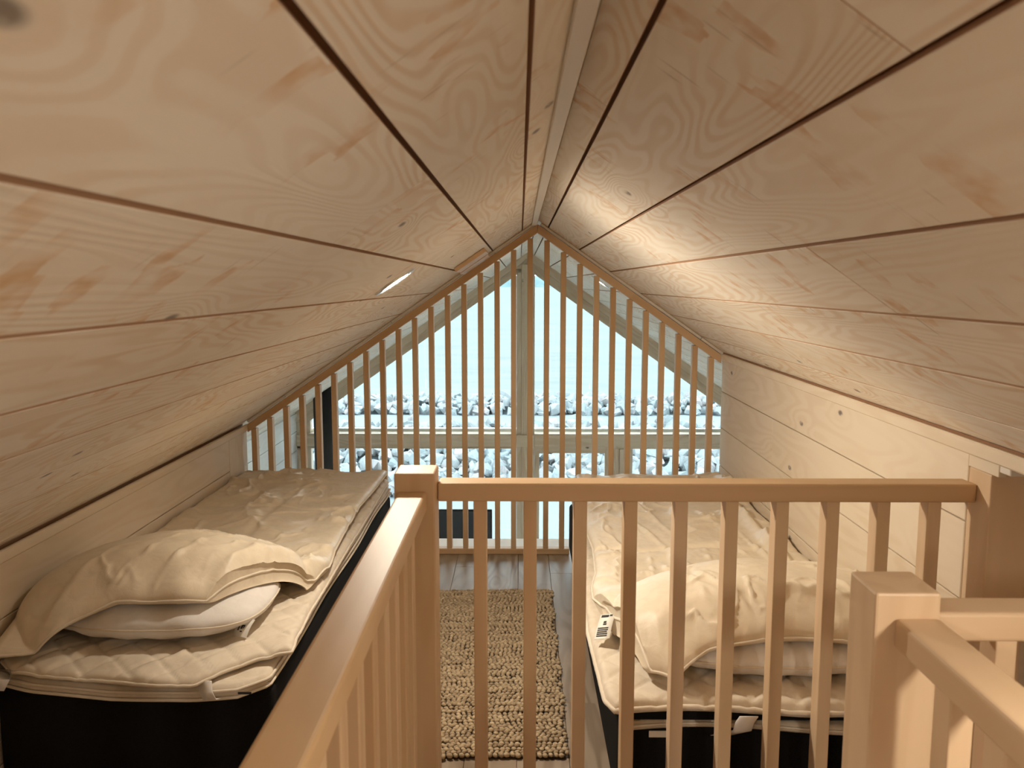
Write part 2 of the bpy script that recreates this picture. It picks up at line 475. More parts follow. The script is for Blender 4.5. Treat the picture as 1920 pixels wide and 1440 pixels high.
box('plank', XRW, XRW + .018, 1.786, 1.9069, 1.0004, 1.0385, M['wallw'], wr, .001)
tl = box('trim_3', XL - .002, XL + .014, YB, DY + .02, .658, .693, M['wallw'], None, .004); tl['kind'] = 'structure'
tr = empty('trim_4', (XRW, 2.4, 1.06), kind='structure')
box('batten', XRW - .012, XRW + .006, YB + .02, DY - .0, 1.030, 1.064, M['wallw'], tr, .004)
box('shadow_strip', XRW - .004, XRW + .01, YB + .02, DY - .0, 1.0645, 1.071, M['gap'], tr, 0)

# stairwell shell round the camera
def plank_wall_x(name, x0, x1, y, zs, mat, face=-1, t=.018, cuts=()):
    root = empty(name, ((x0 + x1) / 2, y, zs[0]), kind='structure')
    for i in range(len(zs) - 1):
        xs = [x0] + list(cuts) + [x1]
        for j in range(len(xs) - 1):
            box('plank', xs[j] + .001, xs[j + 1] - .001, y if face < 0 else y - t, y + t if face < 0 else y, zs[i] + .002, zs[i + 1] - .002, mat, root, .0015, 'x')
    box('backing', x0, x1, *((y + t + .001, y + t + .02) if face < 0 else (y - t - .02, y - t - .001)), zs[0], zs[-1], M['gap'], root, 0)
    return root
SWR = 1.42
root = empty('wall_stairwell', (SWR, .3, 0), kind='structure')
for i in range(5):
    z0 = -.4 + i * .245
    box('plank', SWR, SWR + .018, YB, 1.99, z0 + .002, z0 + .243, M['wallw'], root, .0015)
box('backing', SWR + .019, SWR + .035, YB, 1.99, -.4, .83, M['gap'], root, 0)
plank_wall_x('wall_return', XRW + .03, SWR + .02, 1.955, [-.4, -.15, .1, .35, .6, .80], M['wallw'])
zz = [-.4 + .2 * k for k in range(12)]
root = empty('wall_behind', (0, YB, 0), kind='structure')
for i in range(len(zz) - 1):
    zt = zz[i + 1]
    xa = max(XL - .02, XRG - (ZRG - zt) / SL - .05 if zt > .7 else XL - .02) if zt < ZRG else XRG - .02
    xb = min(SWR + .02, XRG + (ZRG - zt) / SR + .05 if zt > .8 else SWR + .02) if zt < ZRG else XRG + .02
    box('plank', xa, xb, YB - .018, YB, zz[i] + .002, min(zt, ZRG) - .002, M['wallw'], root, .0015, 'x')
box('backing', XL - .05, SWR + .05, YB - .05, YB - .02, -.45, ZRG + .05, M['gap'], root, 0)

# ------------------------------------------------------------------ loft floor
floor = empty('floor', (0, 2, 0), kind='structure')
PW = .158
def floor_rows(xa, xb, y0, y1, z, nm='plank'):
    x = xa; k = 0
    while x < xb - .01:
        x2 = min(x + PW, xb)
        ys = [y0]; c = y0 + .35 + (k * .77) % 1.2
        while c < y1 - .2: ys.append(c); c += 1.28
        ys.append(y1)
        for j in range(len(ys) - 1):
            box(nm, x + .0006, x2 - .0006, ys[j] + .0006, ys[j + 1] - .0006, z - .012, z, M['floor'], floor, .0012)
        x = x2; k += 1
floor_rows(XL, XRW, 1.84, DY + .045, 0)
floor_rows(XL, -.18, YB, 1.839, 0)
floor_rows(.50, SWR, YB, 1.839, 0)
floor_rows(XRW + .001, SWR, 1.84, 1.955, 0)
floor_rows(-.18, .50, YB, 1.839, -.21, 'landing_plank')
box('slab', XL - .03, XRW + .03, 1.84, DY + .045, -.20, -.0125, M['gap'], floor, 0)
box('slab', XL - .03, -.18, YB, 1.839, -.20, -.0125, M['gap'], floor, 0)
box('slab', .50, SWR, YB, 1.839, -.20, -.0125, M['gap'], floor, 0)
box('slab', -.18, .50, YB, 1.839, -.40, -.2225, M['gap'], floor, 0)
box('riser', -.18, .50, 1.822, 1.839, -.209, -.001, M['wallw'], floor, .001, 'x')
ledge = box('trim_5', XL, XRW, DY + .048, DY + .30, -.055, -.006, M['white'], None, .003); ledge['kind'] = 'structure'

# ------------------------------------------------------------------ railings
def baluster(x, y, z0, z1, wx, wy, mat, parent):
    return link('baluster', box_mesh(wx, round(z1 - z0, 3), wy, .0022, 2, mat.name), mat, parent, (x, y, (z0 + z1) / 2), (math.pi / 2, 0, 0))
# far railing under the roof slopes
far = empty('gable_railing', (XRG, DY + .022, 0), label='tall wooden railing of square balusters rising to the ridge at the loft edge', cat='railing')
RT = .036
def railslope(xa, xb, side):
    o = slope_stick('top_rail', xa, xb, DY, DY + .045, side, .017, RT, M['rail'], far, .003)
    return o
# rails mitred at the ridge
def rail_poly(xe, side):
    zf = zl if side < 0 else zr
    k = SL if side < 0 else SR
    g = .017 * math.sqrt(1 + k * k); hgt = RT * math.sqrt(1 + k * k)
    xs = [XRG + side * .0006, xe]
    pts = [(xs[0], zf(xs[0]) - g), (xs[1], zf(xs[1]) - g), (xs[1], zf(xs[1]) - g - hgt), (xs[0], zf(xs[0]) - g - hgt)]
    # local frame: Y along slope
    c = Vector(((xs[0] + xs[1]) / 2, DY + .0225, zf((xs[0] + xs[1]) / 2)))
    d = Vector((xs[1] - xs[0], 0, zf(xs[1]) - zf(xs[0]))).normalized()
    yv = Vector((0, 1, 0)); zv = d.cross(yv).normalized() if side > 0 else yv.cross(d).normalized()
    if zv.z < 0: zv = -zv
    xv = d.cross(zv)
    R = Matrix((xv, d, zv)).transposed()
    bm = bmesh.new(); vs = []
    for yy in (DY, DY + .045):
        for (px, pz) in pts:
            v = R.transposed() @ (Vector((px, yy, pz)) - c); vs.append(bm.verts.new(v))
    for f in ((0, 1, 2, 3), (7, 6, 5, 4), (0, 4, 5, 1), (1, 5, 6, 2), (2, 6, 7, 3), (3, 7, 4, 0)): bm.faces.new([vs[i] for i in f])
    bmesh.ops.recalc_face_normals(bm, faces=bm.faces)
    bmesh.ops.bevel(bm, geom=bm.edges[:], offset=.0022, segments=1, affect='EDGES')
    me = D.meshes.new('top_rail'); bm.to_mesh(me); bm.free()
    return link('top_rail', me, M['rail'], far, c, R.to_euler())
rail_poly(XL + .014, -1); rail_poly(XRW - .012, 1)
for k in range(-17, 12):
    x = .052 + .0845 * k
    if x < XL + .03 or x > XRW - .03: continue
    side = -1 if x < XRG else 1
    kk = SL if side < 0 else SR
    hgt = (.017 + RT) * math.sqrt(1 + kk * kk)
    xm = x - .0135 if side < 0 else x + .0135
    if abs(x - XRG) < .014: xm = x + .0135
    zt = zceil(xm) - hgt + .0005
    # upper end cut to the slope
    L = zt + .019 - .0
    z0 = .032 if -.66 < x < .27 else .004
    baluster(x, DY + .0235, z0, round(zt + .006, 3), .027, .042, M['rail'], far)
box('bottom_rail', -.66, .262, DY + .001, DY + .045, .0005, .032, M['rail'], far, .003, 'x')

# front railing across the stairwell head
YR = 1.897
fr = empty('landing_railing', (.42, YR, 0), label='wooden railing with ten balusters across the loft in front of both beds', cat='railing')
def newel(x0, x1, y0, y1, z1, parent, mat):
    return box('newel_post', x0, x1, y0, y1, .0005, z1, mat, parent, .004, 'z', 2)
n1 = newel(-.281, -.190, 1.815, 1.907, 1.0, fr, M['rail'])
n3 = newel(1.0445, 1.138, 1.815, 1.907, 1.0, fr, M['railp'])
box('handrail', -.1895, 1.044, 1.866, 1.930, .922, .965, M['rail'], fr, .005, 'x', 3)
for k in range(10):
    baluster(-.092 + .1163 * k, YR, .001, .922, .0305, .045, M['rail'] if k < 4 else M['railp'], fr)
# wooden plugs in the posts
def plug(parent, loc, axis):
    me = cyl_mesh(.0065, .003, 16); o = link('plug', me, M['rail'], parent, loc, (0, math.pi / 2, 0) if axis == 'x' else (math.pi / 2, 0, 0)); return o
plug(n3, (1.044, 1.845, .895), 'x')
cb = box('spacer_block', 1.044, 1.120, 1.745, 1.785, 1.012, 1.052, M['white_trim'], None, .002, 'z')
tag(cb, 'small pale wooden block on top of the post at the right wall', 'block')

# railing running from the left post towards the camera
lr = empty('stair_railing', (-.25, .8, 0), label='wooden stair railing running from the left newel post into the foreground', cat='railing')
box('handrail', -.271, -.207, -1.0, 1.8145, .917, .960, M['rail'], lr, .006, 'y', 3)
for k in range(23):
    y = 1.70 - .1163 * k
    if y < -.95: break
    baluster(-.239, y, .001, .918, .030, .042, M['rail'], lr)

# short railing with its own post at lower right
rr = empty('stair_railing', (.535, 1.15, 0), label='pale wooden corner post with two handrails in the right foreground', cat='railing')
n2 = newel(.490, .580, 1.105, 1.196, .998, rr, M['railp'])
box('handrail', .517, .579, -1.0, 1.1045, .920, .963, M['railp'], rr, .006, 'y', 3)
box('handrail', .5805, SWR - .001, 1.122, 1.184, .920, .963, M['railp'], rr, .006, 'x', 3)
for k in range(18):
    y = 1.0 - .1163 * k
    if y < -.95: break
    baluster(.548, y, .001, .921, .030, .042, M['railp'], rr)
for k in range(7): baluster(.69 + .1163 * k, 1.153, .001, .921, .030, .042, M['railp'], rr)
plug(n2, (.4895, 1.148, .915), 'x')

# wooden cleats on the left slope in front of the railing
ck = empty('ceiling_cleats', (-.2, 3.9, zl(-.2)), label='two short wooden blocks screwed to the left roof slope below the ridge', cat='block')
slope_stick('block', -.285, -.155, 3.60, 3.86, -1, .001, .018, M['railp'], ck)
slope_stick('block', -.290, -.160, 3.875, 4.235, -1, .001, .020, M['railp'], ck)

# ------------------------------------------------------------------ recessed lamps, seen and added
def downlight(x, y, side, r, mat, label, energy=1):
    zf = zceil(x); k = SL if side < 0 else SR
    ang = -math.atan2(k, 1) if side < 0 else math.atan2(k, 1)
    n = Vector((-k if side < 0 else k, 0, 1)).normalized()
    p = Vector((x, y, zf))
    root = empty('ceiling_light', p, label=label, cat='ceiling light', group='recessed ceiling lights')
    # ring
    vs = []; fs = []; N = 40
    prof = [(r * 1.5, -.001), (r * 1.46, .004), (r * 1.08, .006), (r * 1.02, .002), (r * 1.0, -.001)]
    for i in range(N):
        a = 2 * math.pi * i / N
        for rr_, h in prof: vs.append((rr_ * math.cos(a), rr_ * math.sin(a), -h))
    m = len(prof)
    for i in range(N):
        for j in range(m - 1):
            a, b = i * m + j, ((i + 1) % N) * m + j
            fs.append([a, a + 1, b + 1, b])
    link('ring', mesh_py('ring', vs, fs, True), M['steel'], root, p, (0, ang, 0))
    me = cyl_mesh(r * 1.01, .002, 40)
    link('lens', me, mat, root, p - n * .002, (0, ang, 0))
downlight(-.372, 2.484, -1, .047, M['lamp'], 'round recessed light glowing in the left roof slope over the left bed')
downlight(-.372, -.35, -1, .047, M['lamp_added'], 'added round fill light in the left roof slope above the stair, out of the frame')  # unseen lamp, added to even out the warm light
downlight(.80, .42, 1, .047, M['lamp_added'], 'added round fill light in the right roof slope above the stair, out of the frame')  # second unseen lamp, added to brighten the left bed and slope
sl = empty('low_fill_light', (-.178, .35, -.1), label='small rectangular fill light added low in the stairwell side, out of the frame', cat='fill light')  # unseen lamp, added to light the right post from below
box('housing', -.179, -.172, .24, .46, -.165, -.045, M['steel'], sl, .001)
box('lens', -.172, -.170, .25, .45, -.155, -.055, M['lamp_low_fill'], sl, 0)
downlight(-1.53, 5.513, -1, .047, M['lamp_far'], 'recessed light seen between the leftmost balusters beyond the gable railing')
downlight(.524, 5.495, 1, .047, M['lamp_far'], 'recessed light in the right roof slope beyond the gable railing')

# ------------------------------------------------------------------ beds
def bed(x0, x1, y0, y1, zt, label, name='bed_base'):
    root = empty(name, ((x0 + x1) / 2, (y0 + y1) / 2, 0), label=label, cat='bed')
    xc, yc = (x0 + x1) / 2, (y0 + y1) / 2
    me = box_mesh(x1 - x0, y1 - y0, zt - .05, .02, 3, 'bed' + label)
    o = link('box_spring', me, M['black'], root, (xc, yc, (zt + .05) / 2))
    me.polygons.foreach_set('use_smooth', [True] * len(me.polygons))
    for sx in (x0 + .08, x1 - .08):
        for sy in (y0 + .1, y1 - .1):
            link('leg', cyl_mesh(.022, .05, 16), M['blacksteel'], root, (sx, sy, .0255))
    return root
bed(-1.426, -.668, 2.13, 4.20, .335, 'black fabric box spring of the bed along the left wall')
bed(.255, 1.022, 2.035, 4.20, .295, 'black fabric box spring of the bed along the right wall')

def lerp_poly(pts):
    a = np.array(pts, float); return lambda q: np.interp(q, a[:, 0], a[:, 1])
# ---- left bed
nearL = lerp_poly([(-1.42, 2.13), (-1.3, 2.085), (-1.07, 2.045), (-.85, 2.04), (-.74, 2.06), (-.64, 2.16)])
def P_lt(u, v):
    x = -1.412 + u * (.738 + .004 * np.sin(v * 14)); y0 = nearL(x) + .02 * (u > 2)
    return x, y0 + v * (4.205 - y0)
top = lambda x, y: .375 + .006 * fbm(x * 9, y * 9)
o, rim = slab('mattress_topper', P_lt, top, lambda x, y: x * 0 + .337, 60, 120, M['quilt'], None, .018)
tag(o, 'lower cream foam topper with piped edge lying on the left bed', 'mattress topper')
nr = len(rim)
def piping(rimpts, dz, r, parent, name='piping'):
    pts = [(p[0], p[1], p[2] + dz) for p in rimpts[::2]]
    return tube(name, pts, r, M['edge'], parent, True)
piping(rim, .010, .0042, o); piping(rim, -.010, .0042, o)
def elastic(parent, pts, wd, name='corner_strap'):
    """flat strap swept along pts"""
    vs = []; fs = []
    for (x, y, z) in pts: vs += [(x - wd / 2, y, z), (x + wd / 2, y, z), (x - wd / 2, y - .002, z - .001), (x + wd / 2, y - .002, z - .001)]
    for i in range(len(pts) - 1):
        a = i * 4; b = a + 4
        fs += [[a, a + 1, b + 1, b], [a + 2, b + 2, b + 3, a + 3], [a, b, b + 2, a + 2], [a + 1, a + 3, b + 3, b + 1]]
    fs += [[0, 2, 3, 1], [len(vs) - 4, len(vs) - 3, len(vs) - 1, len(vs) - 2]]
    me = mesh_py(name, vs, fs, True)
    oo = link(name, me, M['pillow'], parent, wpos(parent)); me.transform(Matrix.Translation(-wpos(parent))); return oo
nearP = lerp_poly([(-1.42, 2.16), (-1.36, 2.10), (-1.23, 2.07), (-1.05, 2.04), (-.93, 2.02), (-.84, 2.03), (-.79, 2.10), (-.72, 2.175), (-.62, 2.20)])
def P_lp(u, v):
    xr = np.interp(v, [0, .04, .15, .3, .5, 1], [-.632, -.642, -.658, -.660, -.668, -.680])
    x = -1.418 + u * (xr + 1.418); y0 = nearP(-1.418 + u * (.79)); y = y0 + v * (4.21 - y0)
    return x, y
def quilt(x, y, s=.115, a=.006):
    p = (x + y) / s; q = (x - y) / s
    return -a * (np.exp(-((p - np.round(p)) * s / .008) ** 2) + np.exp(-((q - np.round(q)) * s / .008) ** 2))
segsL = [(-1.25, 2.12, -1.1, 2.30, .012, .008), (-1.0, 2.06, -.86, 2.24, .012, .009), (-.9, 2.08, -.76, 2.25, .010, .008), (-1.12, 2.08, -1.02, 2.2, .01, .007),
         (-.70, 2.3, -.82, 2.45, .012, .006), (-.66, 2.45, -.80, 2.62, .012, .006), (-.66, 2.7, -.74, 2.85, .01, .005)]
def top_lp(x, y):
    drop = .018 * ss(.10, 0, np.abs(y - nearP(x))) * (fbm(x * 7, y * 3) + .6)
    return .418 + quilt(x, y) + .016 * fbm(x * 7, y * 5) + creases(x, y, segsL) - drop + .012 * ss(-.72, -.64, x) * ss(2.4, 2.2, y)
def bot_lp(x, y):
    return .380 + x * 0 + .010 * ss(-.74, -.66, x) * ss(2.45, 2.2, y)
o, rim = slab('mattress_protector', P_lp, top_lp, bot_lp, 120, 240, M['quilt'], None, .022)
tag(o, 'cream diamond-quilted protector on the left bed, corners lifting at the near end', 'mattress protector')
piping(rim, .0, .0045, o, 'binding')
elastic(o, [(-1.375, 2.10, .398), (-1.36, 2.07, .385), (-1.37, 2.06, .36), (-1.40, 2.10, .345)], .035)
elastic(o, [(-.82, 2.055, .392), (-.81, 2.03, .375), (-.80, 2.028, .355), (-.79, 2.08, .337)], .034)
box('sewn_label', -.735, -.700, 2.052, 2.054, .356, .362, M['ink'], o, 0, 'x')

# pillow shape
def pillow_obj(cx, cy, hx, hy, z0, h, label, segs):
    n1_, n2_ = 96, 48
    vs = []
    a = np.linspace(0, 2 * np.pi, n1_, endpoint=False); b = np.linspace(-np.pi / 2, np.pi / 2, n2_)
    A, B = np.meshgrid(a, b, indexing='ij')
    ca, sa = np.cos(A), np.sin(A); e = .62
    sq = lambda c, p: np.sign(c) * np.abs(c) ** p
    rr_ = np.cos(B) ** .75
    X = hx * sq(ca, e) * rr_; Y = hy * sq(sa, e) * rr_
    Zz = np.sin(B)
    Zz = np.sign(Zz) * np.abs(Zz) ** .9 * h / 2
    corner = np.clip(np.abs(X / hx) * np.abs(Y / hy), 0, 1)
    Zz = Zz * (1 - .55 * corner ** 2)
    Zz = Zz + .006 * fbm(X * 14 + 3, Zz * 20 + Y * 5) + .004 * np.sin(X * 60 + 2 * np.sin(Y * 20)) * np.cos(B) * (1 - np.abs(B) / 1.6)
    Zz = Zz + h / 2 * .86
    Zz = np.maximum(Zz, .0) 
    vs = np.stack([cx + X, cy + Y, z0 + Zz], -1).reshape(-1, 3)
    fs = []
    for i in range(n1_):
        j = (i + 1) % n1_
        for k in range(n2_ - 1):
            fs.append([i * n2_ + k, j * n2_ + k, j * n2_ + k + 1, i * n2_ + k + 1])
    me = mesh_py('pillow', vs, fs, True)
    bm = bmesh.new(); bm.from_mesh(me); bmesh.ops.remove_doubles(bm, verts=bm.verts, dist=.0001); bmesh.ops.recalc_face_normals(bm, faces=bm.faces); bm.to_mesh(me); bm.free()
    o = link('pillow', me, M['pillow'], None, (0, 0, 0)); tag(o, label, 'pillow')
    # seam welt around the middle
    pts = []
    for t_ in np.linspace(0, 2 * np.pi, 120, endpoint=False):
        c, s_ = math.cos(t_), math.sin(t_)
        px, py = hx * np.sign(c) * abs(c) ** e, hy * np.sign(s_) * abs(s_) ** e
        pts.append((cx + px * 1.004, cy + py * 1.004, z0 + h / 2 * .86 + .006 * float(fbm(np.array(px * 14 + 3), np.array(py * 5)))))
    tube('seam', pts, .0026, M['edge'], o, True)
    return o
PL = dict(cx=-1.045, cy=2.40, hx=.30, hy=.225, z0=.422, h=.125)
pillow_obj(**PL, label='white pillow tucked under the duvet at the near end of the left bed', segs=None)
def pill_top(x, y, p, grow=.0, sk=.10):
    u = np.abs((x - p['cx']) / (p['hx'] + sk)); v = np.abs((y - p['cy']) / (p['hy'] + sk))
    m = np.clip(1 - (u ** 2.6 + v ** 2.6), 0, 1) ** .75
    return m * (p['h'] * 1.0 + grow)
near_dL = lerp_poly([(-1.42, 2.09), (-1.38, 2.08), (-1.25, 2.13), (-1.1, 2.20), (-.92, 2.205), (-.84, 2.225), (-.80, 2.30), (-.655, 2.60)])
def P_ld(u, v):
    y1 = 4.20
    xr = np.interp(v, [0, .02, .10, .25, .45, .6, .8, 1], [-.70, -.672, -.655, -.680, -.695, -.705, -.690, -.682])
    # near edge is oblique: x of the right end shrinks in
    xe = -.662 + v * 0
    x = -1.418 + u * (np.where(v < 1, xr, xr) + 1.418)
    y0 = near_dL(-1.418 + u * .764)
    y = y0 + (y1 - y0) * v
    return x, y
segD = [(-1.30, 2.10, -1.18, 2.42, .014, .008), (-1.12, 2.20, -1.02, 2.52, .007, .010), (-1.02, 2.22, -.93, 2.50, .009, .013), (-.86, 2.26, -.78, 2.56, .018, .010), (-.80, 2.38, -.74, 2.60, .015, .010),
        (-.95, 2.95, -.82, 3.12, .008, .010), (-.84, 3.05, -.80, 3.5, .010, .008), (-1.2, 3.45, -.74, 3.5, .010, .010), (-1.1, 3.3, -.85, 3.45, .008, .008),
        (-1.0, 3.6, -.72, 3.7, .03, .008), (-1.3, 3.1, -1.0, 3.3, .02, .006), (-1.2, 3.95, -.8, 4.0, .02, .007), (-1.25, 2.9, -1.16, 3.05, .006, .006),
        (-.72, 2.66, -.68, 2.78, .014, .010), (-.78, 2.7, -.71, 2.9, .010, .008)]
def bot_ld(x, y):
    return .428 + pill_top(x, y, PL) + x * 0
def top_ld(x, y):
    base = .428 + pill_top(x, y, PL, .022)
    flap = .040 * ss(2.86, 2.68, y + .25 * (x + 1.05) ** 2 + .02 * fbm(x * 5, y * 2) - .12 * (x < -9))
    puff = .034 + .010 * fbm(x * 4.5, y * 3.2) + .010 * np.cos((x + 1.04) * 8.2) ** 2
    qs = -.010 * np.exp(-((y - 3.50 - .03 * np.sin(x * 9)) / .02) ** 2) - .008 * np.exp(-((x + 1.04 + .01 * np.sin(y * 8)) / .02) ** 2) * ss(2.9, 3.0, y)
    e = y - near_dL(x); tp = .35 + .65 * ss(.0, .16, e)
    flat = ss(2.75, 2.95, y)
    near = .006 * np.sin(x * 42 + 6 * y) * ss(.14, .02, e)
    qs = qs + .020 * ridged(x * 6, y * 4.5, 9) * (.4 + .6 * flat) + .010 * ridged(x * 13 + 5, y * 9, 8) + .016 * fbm(x * 8 + 4, y * 6) * flat + .010 * ridged(x * 3 + 7, y * 9, 8) * flat
    return base + puff * tp + flap * tp + qs + creases(x, y, segD) * 1.0 + .006 * fbm(x * 16, y * 11) * ss(2.6, 2.9, y) - near
o, rimL = slab('duvet', P_ld, top_ld, bot_ld, 170, 380, M['satin'], None, .035)
tag(o, 'cream satin duvet on the left bed, bulging over a white pillow', 'duvet')
ou = o
piping(rimL, 0, .0038, o, 'hem')
def care_tag(parent, p, ax, ay, L, W, marks):
    """small curved sewn-in label hanging from p; ax, ay unit direction vectors (length, width)"""
    ax = Vector(ax).normalized(); ay = Vector(ay); ay = (ay - ax * ay.dot(ax)).normalized(); nz = ax.cross(ay)
    if nz.z < 0: nz = -nz
    vs = []; fs = []; N = 10
    for i in range(N + 1):
        t_ = i / N; c = Vector(p) + ax * L * t_ + nz * (.004 * math.sin(t_ * 3.1))
        for s_ in (-.5, .5):
            vs.append(c + ay * W * s_); vs.append(c + ay * W * s_ - nz * .0008)
    for i in range(N):
        a = i * 4; b = a + 4
        fs += [[a, a + 2, b + 2, b], [a + 1, b + 1, b + 3, a + 3], [a, b, b + 1, a + 1], [a + 2, a + 3, b + 3, b + 2]]
    me = mesh_py('care_label', vs, fs, True)
    o = link('care_label', me, M['label'], parent, wpos(parent)); me.transform(Matrix.Translation(-wpos(parent)))
    for (t0, t1, w0, w1) in marks:
        vv = []
        for t_ in (t0, t1):
            c = Vector(p) + ax * L * t_ + nz * (.004 * math.sin(t_ * 3.1) + .0006)
            for s_ in (w0, w1): vv.append(c + ay * W * s_)
        top_ = [v + nz * .0004 for v in vv]
        fs2 = [[4, 5, 7, 6], [0, 2, 3, 1], [0, 1, 5, 4], [2, 6, 7, 3], [0, 4, 6, 2], [1, 3, 7, 5]]
        mm = mesh_py('print', vv + top_, fs2); q = link('print', mm, M['ink'], o, wpos(o)); mm.transform(Matrix.Translation(-wpos(o)))
    return o
care_tag(ou, (-.775, 2.275, .470), (-.25, -.55, -.62), (1, -.35, .15), .055, .05,
         [(.42, .72, -.32, -.22), (.42, .62, -.14, .0), (.45, .58, .04, .10), (.40, .48, -.12, .12), (.72, .78, -.1, .05)])

# ---- right bed
def P_rt(u, v):
    x = .268 + u * .760; y = 1.975 + v * (4.20 - 1.975) + .02 * np.sin(u * 6) * (1 - v)
    return x, y
o, rim = slab('mattress_topper', P_rt, lambda x, y: .322 + .004 * fbm(x * 8, y * 8), lambda x, y: x * 0 + .2975, 60, 120, M['quilt'], None, .014)
tag(o, 'thin white topper below the quilted cover of the right bed', 'mattress topper')
piping(rim, .006, .0035, o)
box('black_cover', .27, 1.02, 1.99, 4.19, .324, .350, M['black'], o, .004)
box('sewn_label', .325, .375, 1.970, 1.973, .290, .306, M['label'], o, 0, 'x')
def P_rp(u, v):
    xl = np.interp(v, [0, .02, .06, .2, .35, .6, 1], [.236, .216, .214, .206, .215, .262, .285])
    x = xl + u * (1.030 - xl); y0 = 1.95 + .008 * np.sin(u * 9) - .012 * u
    return x, y0 + v * (4.20 - y0)
segR = [(.30, 2.1, .42, 2.2, .012, .006), (.6, 1.96, .75, 2.1, .015, .008), (.85, 1.95, .95, 2.1, .015, .007), (.45, 1.95, .5, 2.1, .012, .007)]
def lift(x, y): return .012 * ss(2.05, 1.93, y) * np.clip(np.sin((x - .25) * 6.5), 0, 1)
o, rim = slab('mattress_protector', P_rp, lambda x, y: .398 + quilt(x, y) + .014 * fbm(x * 7, y * 5) + creases(x, y, segR) + lift(x, y) * .5, lambda x, y: .352 + lift(x, y), 110, 220, M['quilt'], None, .022)
tag(o, 'cream quilted protector with bound edge on the right bed', 'mattress protector')
piping(rim, .0, .0065, o, 'binding')
elastic(o, [(.56, 1.925, .372), (.55, 1.926, .355), (.545, 1.926, .335), (.50, 1.965, .300)], .045)
PR = dict(cx=.70, cy=2.235, hx=.33, hy=.22, z0=.402, h=.12)
pillow_obj(**PR, label='white pillow under the duvet at the near end of the right bed', segs=None)
near_dR = lerp_poly([(.225, 2.42), (.262, 2.22), (.30, 2.03), (.36, 1.985), (.45, 2.02), (.70, 2.035), (.90, 2.03), (1.03, 2.05)])
def P_rd(u, v):
    xl = np.interp(v, [0, .015, .06, .12, .2, .35, .5, .7, 1], [.262, .248, .232, .236, .262, .275, .262, .283, .285])
    x = xl + u * (1.028 - xl)
    y0 = near_dR(.225 + u * .803)
    return x, y0 + v * (4.19 - y0)
segE = [(.28, 2.5, .40, 2.62, .012, .008), (.42, 2.12, .50, 2.38, .008, .011), (.50, 2.10, .47, 2.36, .010, .009), (.60, 2.06, .52, 2.30, .008, .010), (.66, 2.12, .80, 2.16, .014, .014), (.92, 2.05, .84, 2.35, .010, .012), (.98, 2.05, .95, 2.3, .010, .010),
        (.42, 3.6, .56, 2.85, .012, .014), (.50, 3.7, .60, 3.1, .012, .012), (.66, 3.6, .60, 2.95, .010, .010), (.72, 3.8, .62, 3.3, .012, .010), (.34, 3.4, .36, 3.1, .010, .010),
        (.38, 2.95, .37, 2.7, .008, .008), (.47, 2.95, .45, 2.68, .008, .009), (.55, 2.95, .53, 2.7, .010, .010), (.68, 2.98, .66, 2.72, .009, .009), (.78, 3.1, .86, 2.7, .010, .010), (.75, 3.5, .82, 3.1, .012, .010),
        (.93, 3.9, .93, 2.55, .022, .035), (.86, 3.2, .92, 2.5, .010, .016), (.33, 2.8, .31, 2.6, .008, .009), (.30, 3.05, .34, 2.9, .008, .008), (.5, 2.62, .9, 2.66, .012, .006),
        (.98, 4.15, 1.0, 3.6, .03, .035), (.70, 4.1, .75, 3.9, .02, .012)]
def bot_rd(x, y): return .408 + pill_top(x, y, PR) + .022 * ss(2.08, 2.0, y) * 0
def top_rd(x, y):
    base = .408 + pill_top(x, y, PR, .015)
    flap = .036 * ss(2.66, 2.50, y + .30 * np.abs(x - .75) ** 1.6 - .03)
    puff = .040 + .014 * fbm(x * 6, y * 4) + .008 * np.cos((x - .65) * 8.5) ** 2
    qs = -.012 * np.exp(-((y - 2.98 - .02 * np.sin(x * 11)) / .016) ** 2)
    e = y - near_dR(x); tp = .45 + .55 * ss(.0, .14, e)
    flat = ss(2.52, 2.7, y)
    qs = qs + .022 * ridged(x * 8, y * 4, 9) * (.35 + .65 * flat) + .011 * ridged(x * 14 + 5, y * 8, 8) + .014 * ridged(x * 4 + 7, y * 7, 8) * flat
    return base + puff * tp + flap * tp + qs + creases(x, y, segE) + .008 * fbm(x * 18, y * 12) * ss(2.5, 2.8, y)
o, rim = slab('duvet', P_rd, top_rd, bot_rd, 170, 380, M['satin'], None, .035)
tag(o, 'rumpled cream duvet on the right bed, folded over a pillow behind the balusters', 'duvet')
piping(rim, 0, .0045, o, 'hem')
care_tag(o, (.262, 2.36, .452), (-.25, -.9, -.25), (1, -.3, .25), .115, .045,
         [(.05, .16, -.40, .10), (.05, .12, .16, .34), (.34, .42, -.12, .06), (.44, .5, -.12, .10), (.60, .64, -.40, .30), (.67, .71, -.40, .30), (.74, .78, -.40, .25), (.81, .85, -.40, .30), (.88, .92, -.40, .30)])

